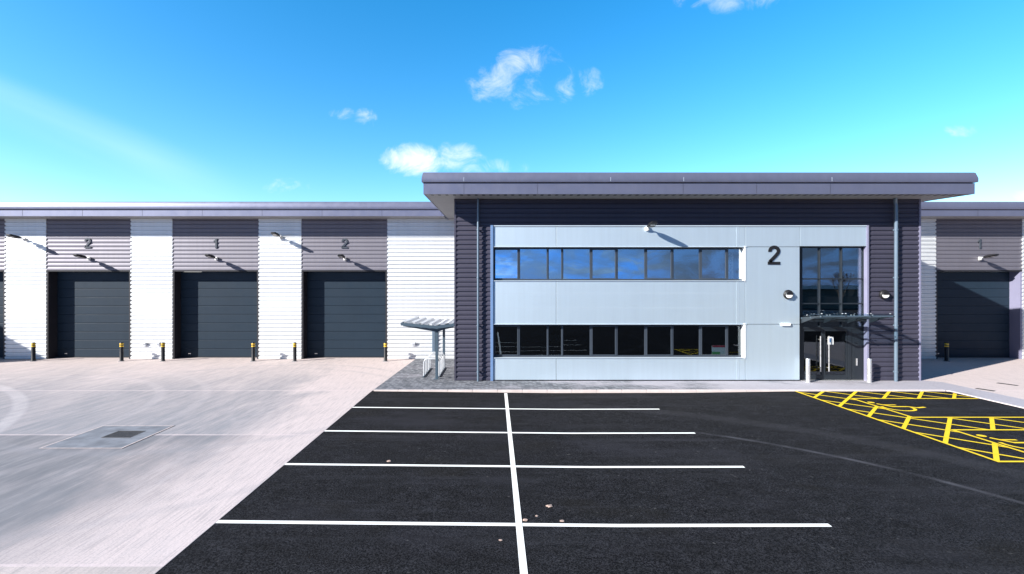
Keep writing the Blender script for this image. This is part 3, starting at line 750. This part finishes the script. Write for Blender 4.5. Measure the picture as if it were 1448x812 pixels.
while x < rx1 - .25:       # a row of vents behind the fascia, sharing one mesh
    y = yf + .14
    if vent is None:
        vx = x; vent = part('soffit_vent', MB().box(x, x + .11, y, y + .22, ZS + .004, ZS + .02), 'black', of)
    else:
        c = vent.copy(); COL.objects.link(c); c.parent = of; c.location.x = x - vx
    x += .28
part('roof', slab(.10, zo(243.6, yf) - .16, zo(243.6, yf) - .04), 'roof', of)
# downpipes
for px, ytop in ((676, 276), (1267, 288)):
    x = xo(px, YO - .13); d = MB(); r_ = .042 if px < 1000 else .064
    pts = [(x, YO - .13, .0), (x, YO - .13, 7.0 if px > 1000 else 7.33)]
    if px > 1000: pts += [(x - .02, YO - .13, 7.1), (x - .12, YO - .25, 7.26), (x - .12, YO - .3, 7.32)]
    d.tube(pts, r_, 14); dp = part('downpipe', d, 'pipe', of, smooth=True)
    b = MB()
    for z in (.35, 2.2, 4.1, 6.0):
        b.lathe([(r_ + .012, 0), (r_ + .012, .05)], 14, (x, YO - .13, z)); b.box(x - .02, x + .02, YO - .13 + r_, YO - .005, z, z + .05)
    part('pipe_clip', b, 'pipe', dp)

# ------------------------------------------------------------------ lamps, boxes on the walls
fl = empty('floodlight', (0, 0, 0), '', 'lamp', 'floodlights on the cladding')
def make_flood():
    b = MB().box(-.065, .065, -.05, .03, -.085, .085); b.box(-.04, .04, -.09, -.05, -.05, .05); b.build('wall_plate', 'white_paint', fl, bevel=.008)
    MB().tube([(0, -.08, 0), (0, -.16, .06), (0, -.27, .085)], .026, 8).build('arm', 'galv', fl, smooth=True)
    h = MB()
    prof = [(-.22, .04, .06, .10), (-.30, .01, .13, .125), (-.50, .02, .15, .16), (-.75, .08, .14, .19), (-.86, .11, .11, .185)]
    rings = []
    for y, zb, w, zt in prof: rings += [(-w, y, zb + .03), (-w * .8, y, zb), (w * .8, y, zb), (w, y, zb + .03), (w * .7, y, zt), (-w * .7, y, zt)]
    fs = []
    for i in range(len(prof) - 1):
        for k in range(6): fs.append((i * 6 + k, i * 6 + (k + 1) % 6, (i + 1) * 6 + (k + 1) % 6, (i + 1) * 6 + k))
    fs += [(0, 1, 2, 3, 4, 5), tuple(24 + k for k in range(6))]
    hd = h.add(rings, fs).build('head', 'black', fl, bevel=.006)
    g = MB().add([(-.09, -.40, .008), (.09, -.40, .008), (.09, -.72, .066), (-.09, -.72, .066)], [(0, 1, 2, 3)])
    g.build('lens', 'diffuser', hd)
make_flood()
spots = [(126.6, 366, YW, 'black floodlight under the figure 2 above the leftmost loading door'), (306.5, 366, YW, 'black floodlight under the figure 1 above the middle loading door'),
         (488, 366.2, YW, 'black floodlight under the figure 2 of the loading door nearest the bicycle shelter'), (35.5, 339, YW, 'black floodlight high on the farthest left white pier'),
         (396.8, 336, YW, 'black floodlight high on the white pier between two loading doors'), (915.2, 323.8, YS, 'black floodlight at the top edge of the silver office panels'),
         (1384.7, 365.8, YW, 'black floodlight above the shaded loading door right of the office')]
for i, (px, py, Y, lab) in enumerate(spots):
    o = fl if i == 0 else copy_tree(fl)
    o.location = (xo(px, Y), Y - .03 + (.0), zo(py, Y)); o['label'] = lab
bl = empty('bulkhead_light', (xo(1114, YS), YS, zo(416.6, YS)), 'round black bulkhead light on the silver panel left of the entrance', 'lamp', 'round bulkhead lights by the entrance')
def make_bulkhead():
    MB().lathe([(.185, 0), (.19, .03), (.18, .075), (.15, .10)], 28, axis='y').build('body', 'black', bl, smooth=True)
    n = 16; vs = [(0, -.135, -.012)]; 
    pts = [(.135 * math.cos(math.pi + math.pi * k / n), .135 * math.sin(math.pi + math.pi * k / n)) for k in range(n + 1)]
    m_ = MB(); v = [(x, -.101, z - .012) for x, z in pts] + [(x * .85, -.135, z * .85 - .012) for x, z in pts]
    fs = [(i, i + 1, n + 2 + i, n + 1 + i) for i in range(n)] + [tuple(range(n + 1, 2 * n + 2)), (0, n + 1, 2 * n + 1, n)]
    m_.add(v, fs).build('diffuser', 'diffuser', bl)
    pts = [(.15 * math.cos(math.pi * k / n), .15 * math.sin(math.pi * k / n)) for k in range(n + 1)]
    m_ = MB(); v = [(x, -.10, z - .005) for x, z in pts] + [(x * .9, -.15, z * .9 - .005) for x, z in pts]
    m_.add(v, fs).build('eyelid', 'black', bl)
make_bulkhead()
o = copy_tree(bl); o.location = (xo(1249.3, YO), YO - .01, zo(416.6, YO)); o['label'] = 'round black bulkhead light on the dark cladding right of the entrance'
sg = empty('wall_plate', (xo(1110.7, YS), YS, zo(459, YS)), 'small white oblong light box on the silver panel below the round lamp', 'light box')
part('casing', MB().box(xo(1104.3, YS), xo(1117.2, YS), YS - .07, YS + .002, zo(461, YS), zo(457, YS)), 'white_paint', sg, bevel=.012)
part('cover', MB().box(xo(1105, YS), xo(1116.5, YS), YS - .078, YS - .071, zo(460.4, YS), zo(457.6, YS)), 'diffuser', sg, bevel=.004)
def tap_box(px, py, label):
    g = empty('wall_socket', (xw(px), YW, zw(py)), label, 'socket box', 'small boxes low on the white piers')
    MB().box(-.09, .09, -.07, .04, -.07, .10).build('casing', 'galv', g, bevel=.012)
    MB().box(-.10, .10, -.11, -.071, .02, .115).build('lid', 'galv', g, bevel=.01)
tap_box(205, 487.4, 'small grey box on the white pier between the leftmost and middle doors')
tap_box(224.5, 486.8, 'small grey box half hidden behind the bollard on the white pier')
tap_box(585, 486.8, 'small grey box on the white cladding left of the bicycle shelter')
cb = empty('blue_grey_box', (xw(613.5), YW, 0), 'narrow blue grey box on the white wall behind the bicycle shelter', 'cabinet')  # plain box drawn for a blue grey strip of unsettled nature
part('casing', MB().box(xw(611.3), xw(615.8), YW - .10, YW + .04, zw(500), zw(467)), 'pipe', cb, bevel=.01)
part('door', MB().box(xw(611.7), xw(615.4), YW - .115, YW - .101, zw(499), zw(468)), 'pipe', cb, bevel=.005)

# board standing inside the ground floor window
fb = empty('window_board', (xo(1016, YG), YG + .2, wz[1] + .02), 'white, green and red board standing inside the lower ribbon window', 'sign board')
xb0, xb1 = xo(1007, YG + .12), xo(1025.5, YG + .12); zb = [zo(k, YG + .12) for k in (504, 501.5, 497.5, 492, 488.5)]
part('board', MB().box(xb0, xb1, YG + .12, YG + .15, zb[0], zb[4]), 'paper', fb)
part('green_band', MB().box(xb0, xb0 + (xb1 - xb0) * .6, YG + .116, YG + .1195, zb[1], zb[2]), 'green_print', fb)
part('red_band', MB().box(xb0, xb1, YG + .116, YG + .1195, zb[3] + .02, zb[4]), 'red_print', fb)
part('brown_band', MB().box(xb0, xb1, YG + .116, YG + .1195, zb[0], zb[1] - .01), 'tan_print', fb)

# ------------------------------------------------------------------ bollards
bo = empty('yard_bollard', (0, 0, 0), '', 'bollard', 'black bollards with yellow bands beside the loading doors')
MB().lathe([(.09, 0), (.09, .02), (.085, .03), (.085, .90), (.078, .93), (.06, .95), (.0, .955)], 18).build('post', 'black', bo, smooth=True)
for z in (.73, .84): MB().lathe([(.0865, z), (.0885, z + .004), (.0885, z + .06), (.0865, z + .064)], 18).build('reflective_band', 'yellow', bo, smooth=True)
MB().lathe([(.14, 0), (.14, .012), (.10, .022)], 18).build('base_collar', 'gully_concrete', bo, smooth=True)
bs = [(47.3, 'black and yellow bollard in front of the farthest left white pier'), (172, 'black and yellow bollard at the right side of the leftmost loading door'),
      (230.5, 'black and yellow bollard at the left side of the middle loading door'), (358.2, 'black and yellow bollard at the right side of the middle loading door'),
      (416.8, 'black and yellow bollard at the left side of the loading door nearest the office'), (545.2, 'black and yellow bollard at the right side of the loading door nearest the office'),
      (1338.5, 'black and yellow bollard in the shade right of the office')]
for i, (px, lab) in enumerate(bs):
    o = bo if i == 0 else copy_tree(bo)
    Y = F * CH / (510.9 - PY); o.location = (xo(px, Y), Y, 0); o['label'] = lab; o.rotation_euler.z = i * 1.1
sb = empty('entrance_bollard', (0, 0, 0), '', 'bollard', 'steel bollards before the entrance')
MB().lathe([(.075, 0), (.075, .90), (.07, .925), (.0, .935)], 20).build('post', 'steel', sb, smooth=True)
MB().lathe([(.11, 0), (.11, .008), (.078, .014)], 20).build('floor_flange', 'steel', sb, smooth=True)
for i, (px, lab) in enumerate(((1142.6, 'brushed steel bollard in front of the glass entrance doors'), (1229.2, 'brushed steel bollard in front of the dark ribbed wall right of the entrance'))):
    o = sb if i == 0 else copy_tree(sb)
    o.location = (xo(px, 18.95), 18.95, 0); o['label'] = lab

# ------------------------------------------------------------------ bicycle shelter and rack
sh = empty('bike_shelter', (-2.37, 21, 0), 'grey steel bicycle shelter with ribbed roof on centre posts beside the office corner', 'bicycle shelter')
for Y in (19.62, 22.35):
    ps = MB().box(-2.43, -2.32, Y - .05, Y + .05, 0, 2.06); ps.box(-2.50, -2.25, Y - .12, Y + .12, 0, .014)
    part('post', ps, 'shelter', sh, bevel=.006)
    a = MB(); n = 10
    for s0, s1, z1 in ((-2.43, -3.74, 2.21), (-2.32, -1.68, 2.16)):
        vs = []
        for y in (Y - .035, Y + .035): vs += [(s0, y, 1.93), (s0, y, 2.075), (s1, y, z1), (s1, y, z1 - .06), ((s0 * .6 + s1 * .4), y, 2.02)]
        a.add(vs, [(0, 1, 2, 3, 4), (9, 8, 7, 6, 5)] + [(i, (i + 1) % 5, 5 + (i + 1) % 5, 5 + i) for i in range(5)])
    part('roof_arm', a, 'shelter', sh)
def srz(x): return 2.09 + (.13 * (-2.37 - x) / 1.4 if x < -2.37 else .09 * (x + 2.37) / .7)
for xx in (-3.74, -3.0, -2.0, -1.68): part('purlin', MB().box(xx - .02, xx + .02, 19.40, 22.62, srz(xx) - .01, srz(xx) + .045), 'shelter', sh)
part('roof_edge', MB().add([(x, y, srz(x) + dz) for y in (19.36, 19.39) for x in (-3.8, -2.37, -1.64) for dz in (-.02, .10)],
     [(0, 2, 3, 1), (2, 4, 5, 3), (6, 7, 9, 8), (8, 9, 11, 10), (0, 1, 7, 6), (4, 10, 11, 5), (1, 3, 9, 7), (3, 5, 11, 9), (0, 6, 8, 2), (2, 8, 10, 4)]), 'shelter', sh)
rf = MB(); x = -3.78; pts = []
while x < -1.66:
    for dx, dz in ((0, .05), (.05, .14), (.19, .14), (.24, .05)):
        if x + dx < -1.64: pts.append((x + dx, srz(x + dx) + dz))
    x += .345
pts.append((-1.64, srz(-1.64) + .05))
n = len(pts); vs = [(x, y, z + t) for y in (19.40, 22.64) for t in (0, .012) for x, z in pts]; fs = []
for i in range(n - 1):
    fs += [(i, 2 * n + i, 2 * n + i + 1, i + 1), (n + i, n + i + 1, 3 * n + i + 1, 3 * n + i), (i, i + 1, n + i + 1, n + i), (2 * n + i, 3 * n + i, 3 * n + i + 1, 2 * n + i + 1)]
rf.add(vs, fs); part('roof_sheet', rf, 'galv', sh)
rk = empty('bike_rack', (-2.65, 21.1, 0), 'galvanised rack of looped cycle stands under the shelter roof', 'bicycle rack')
for x in (-2.97, -2.33): part('base_rail', MB().box(x - .035, x + .035, 19.95, 22.2, 0, .05), 'shelter', rk, bevel=.004)
for i in range(5):
    Y = 20.05 + i * .5
    h = MB().tube([(-2.97, Y, .05), (-2.97, Y, .62), (-2.93, Y, .71), (-2.84, Y, .75), (-2.46, Y, .75), (-2.37, Y, .71), (-2.33, Y, .62), (-2.33, Y, .05)], .024, 10)
    part('hoop', h, 'galv', rk, smooth=True)

# ------------------------------------------------------------------ what the windows mirror: a low shed and a bare tree across the estate road
fs_ = empty('far_shed', (20, -44, 0), 'long low dark shed mirrored in the entrance glass', 'shed')
part('wall', MB().box(-70, 110, -60, -44, 0, 3.4), 'far_wall', fs_); part('roof', MB().box(-71, 111, -61, -43.5, 3.401, 4.0), 'roof', fs_)
def tree(x, y, h, label):
    t = empty('bare_tree', (x, y, 0), label, 'tree'); mb = MB(); tw = MB()
    def grow(b, p, d, L, r, lev):
        q = p + d * L; b.tube([p, p + d * L * .5 + Vector((random.uniform(-1, 1), random.uniform(-1, 1), 0)) * L * .05, q], [r, r * .8, r * .62], 6, caps=False)
        if lev == 0: return
        for k in range(3 if lev > 1 else 4):
            a = random.uniform(0, 6.28); tl = random.uniform(.3, .75)
            e = (d + Vector((math.cos(a) * tl, math.sin(a) * tl, .22))).normalized()
            grow(tw, p + d * L * random.uniform(.6, 1.0), e, L * random.uniform(.58, .8), r * .55, lev - 1)
    grow(mb, Vector((0, 0, 0)), Vector((0, 0, 1)), h * .36, .16, 5)
    mb.build('trunk', 'bark', t); tw.build('crown', 'bark', t)
tree(42, -20, 7.0, 'bare winter tree mirrored in the entrance glass')

# ------------------------------------------------------------------ light
SUN = Vector((1.76, 1.0, -.99)).normalized()
sl = bpy.data.lights.new('sun', 'SUN'); sl.energy = 5.0; sl.angle = R(.5); sl.color = (1.0, .955, .90)
so = bpy.data.objects.new('sun', sl); COL.objects.link(so); so.rotation_euler = SUN.to_track_quat('-Z', 'Y').to_euler(); so.location = (-30, -20, 30)
W = bpy.data.worlds.new('World'); S.world = W; W.use_nodes = True
T = NT(W.node_tree); bg = T.n['Background']
sky = T.n.new('ShaderNodeTexSky'); sky.sky_type = 'NISHITA'; sky.sun_disc = False
sky.sun_elevation = math.asin(-SUN.z); sky.sun_rotation = math.atan2(-SUN.x, -SUN.y) % (2 * math.pi)
sky.altitude = 0; sky.air_density = 1.0; sky.dust_density = .6; sky.ozone_density = 2.0
D = T.n.new('ShaderNodeTexCoord').outputs['Generated']
dx, dy, dz = T.sep(D)
yy = T.m('MAXIMUM', dy, .05); u = T.m('DIVIDE', dx, yy); v = T.m('DIVIDE', dz, yy)
front = T.ss(dy, .1, .25)
# broken fair-weather clouds over the office: soft patches torn by noise
uv = T.comb(u, v, 0.0)
fine = T.noise(T.scale(uv, (1.0, 1.25, 1)), 14.0, 8, .66, .6)
def cu(px): return (px - PX) / F
def cv(py): return (PY - py) / F
Mx = None
for px, py, a, b, w in ((700, 114, 58, 36, .85), (745, 88, 56, 32, .90), (768, 118, 60, 40, .60), (833, 116, 24, 24, .7), (795, 122, 28, 28, .75), (735, 148, 18, 12, .45),
                        (588, 226, 56, 28, 1.7), (640, 224, 55, 26, 1.2), (517, 168, 20, 18, .8), (484, 162, 22, 12, .62),
                        (1030, 2, 48, 22, 1.0), (1075, -6, 70, 22, .7), (985, -4, 60, 20, .55), (1358, 184, 28, 14, .6), (1126, 152, 40, 12, .5), (405, 264, 44, 14, .55), (1445, 282, 30, 14, .9), (700, 238, 60, 16, .55)):
    ex_ = T.m('MULTIPLY', T.m('SUBTRACT', u, cu(px)), F / a); ey_ = T.m('MULTIPLY', T.m('SUBTRACT', v, cv(py)), F / b)
    e = T.m('SUBTRACT', 1.0, T.m('ADD', T.m('MULTIPLY', ex_, ex_), T.m('MULTIPLY', ey_, ey_)), clamp=True)
    e = T.m('MULTIPLY', e, w); Mx = e if Mx is None else T.m('MAXIMUM', Mx, e)
dens = T.ss(T.m('ADD', Mx, T.m('MULTIPLY', T.m('SUBTRACT', fine, .5), 3.4)), .2, 2.2)
dens = T.m('MULTIPLY', T.m('MULTIPLY', dens, T.ss(Mx, .0, .25)), T.m('MULTIPLY', front, .9))
# high thin veil drifting down from the left
s1 = T.m('SUBTRACT', v, T.m('ADD', T.m('MULTIPLY', u, -.40), -.028))
veil = T.m('SUBTRACT', 1.0, T.ss(T.m('ABSOLUTE', s1), .0, .075))
veil = T.m('MULTIPLY', T.m('MULTIPLY', veil, T.ss(T.m('MULTIPLY', u, -1.0), .48, .75)), T.rng(T.noise(T.scale(T.comb(T.m('ADD', u, v), s1, 0.0), (.8, 5, 1)), 1.6, 3, .5), .3, .7, .01, .17))
veil = T.m('MULTIPLY', veil, front)
# heavier cloud behind the viewer, mirrored low in the upper windows, darkened higher up to deepen shade
back = T.noise(T.scale(D, (1.0, 1.0, 3.0)), 11.0, 7, .62, .8)
rear = T.ss(T.m('MULTIPLY', dy, -1.0), .0, .35)
c = sky.outputs[0]
hs = T.n.new('ShaderNodeHueSaturation'); T.l.new(c, hs.inputs['Color']); hs.inputs['Hue'].default_value = .495; hs.inputs['Saturation'].default_value = 1.44; hs.inputs['Value'].default_value = 1.36
c = hs.outputs[0]
rb = T.mix(T.ss(back, .42, .64), (.25, 3.0, 10.5), (2.6, 4.6, 7.2))
back2 = T.noise(T.scale(D, (1.0, 1.0, 2.0)), 4.0, 5, .6, .5)
rb = T.mix(T.m('MULTIPLY', T.ss(back2, .44, .60), .85), rb, (.7, 1.5, 3.0))
rb = T.mix(T.ss(dx, .0, .45), rb, T.mix(T.ss(back, .4, .6), (.5, 1.3, 3.0), (.35, .6, 1.2)))
rb = T.mix(T.ss(dz, .12, .28), rb, (.26, .52, 1.0))  # unseen upper rear sky made dark to lower the fill on the facades
c = T.mix(T.m('MULTIPLY', rear, .95), c, rb)
c = T.mix(veil, c, (7, 8, 8.6))
c = T.mix(T.m('MULTIPLY', dens, T.rng(v, .2, .5, 1.0, .72)), c, (6.6, 6.5, 6.9))
T.l.new(c, bg.inputs['Color']); bg.inputs['Strength'].default_value = .10

# ------------------------------------------------------------------ camera
cam = bpy.data.cameras.new('camera'); co = bpy.data.objects.new('camera', cam); COL.objects.link(co)
co.location = (0, 0, CH); co.rotation_euler = (R(90), 0, 0)
cam.sensor_width = 36; cam.lens = F / 1448 * 36; cam.shift_x = (724 - PX) / 1448; cam.shift_y = 0
cam.clip_start = .05; cam.clip_end = 5000
S.camera = co
S.render.engine = 'CYCLES'
S.view_settings.view_transform = 'Standard'; S.view_settings.look = 'None'; S.view_settings.gamma = 1; S.view_settings.use_curve_mapping = False
S.view_settings.exposure = 1.17
S.cycles.use_denoising = True
S.cycles.max_bounces = 6; S.cycles.transparent_max_bounces = 12
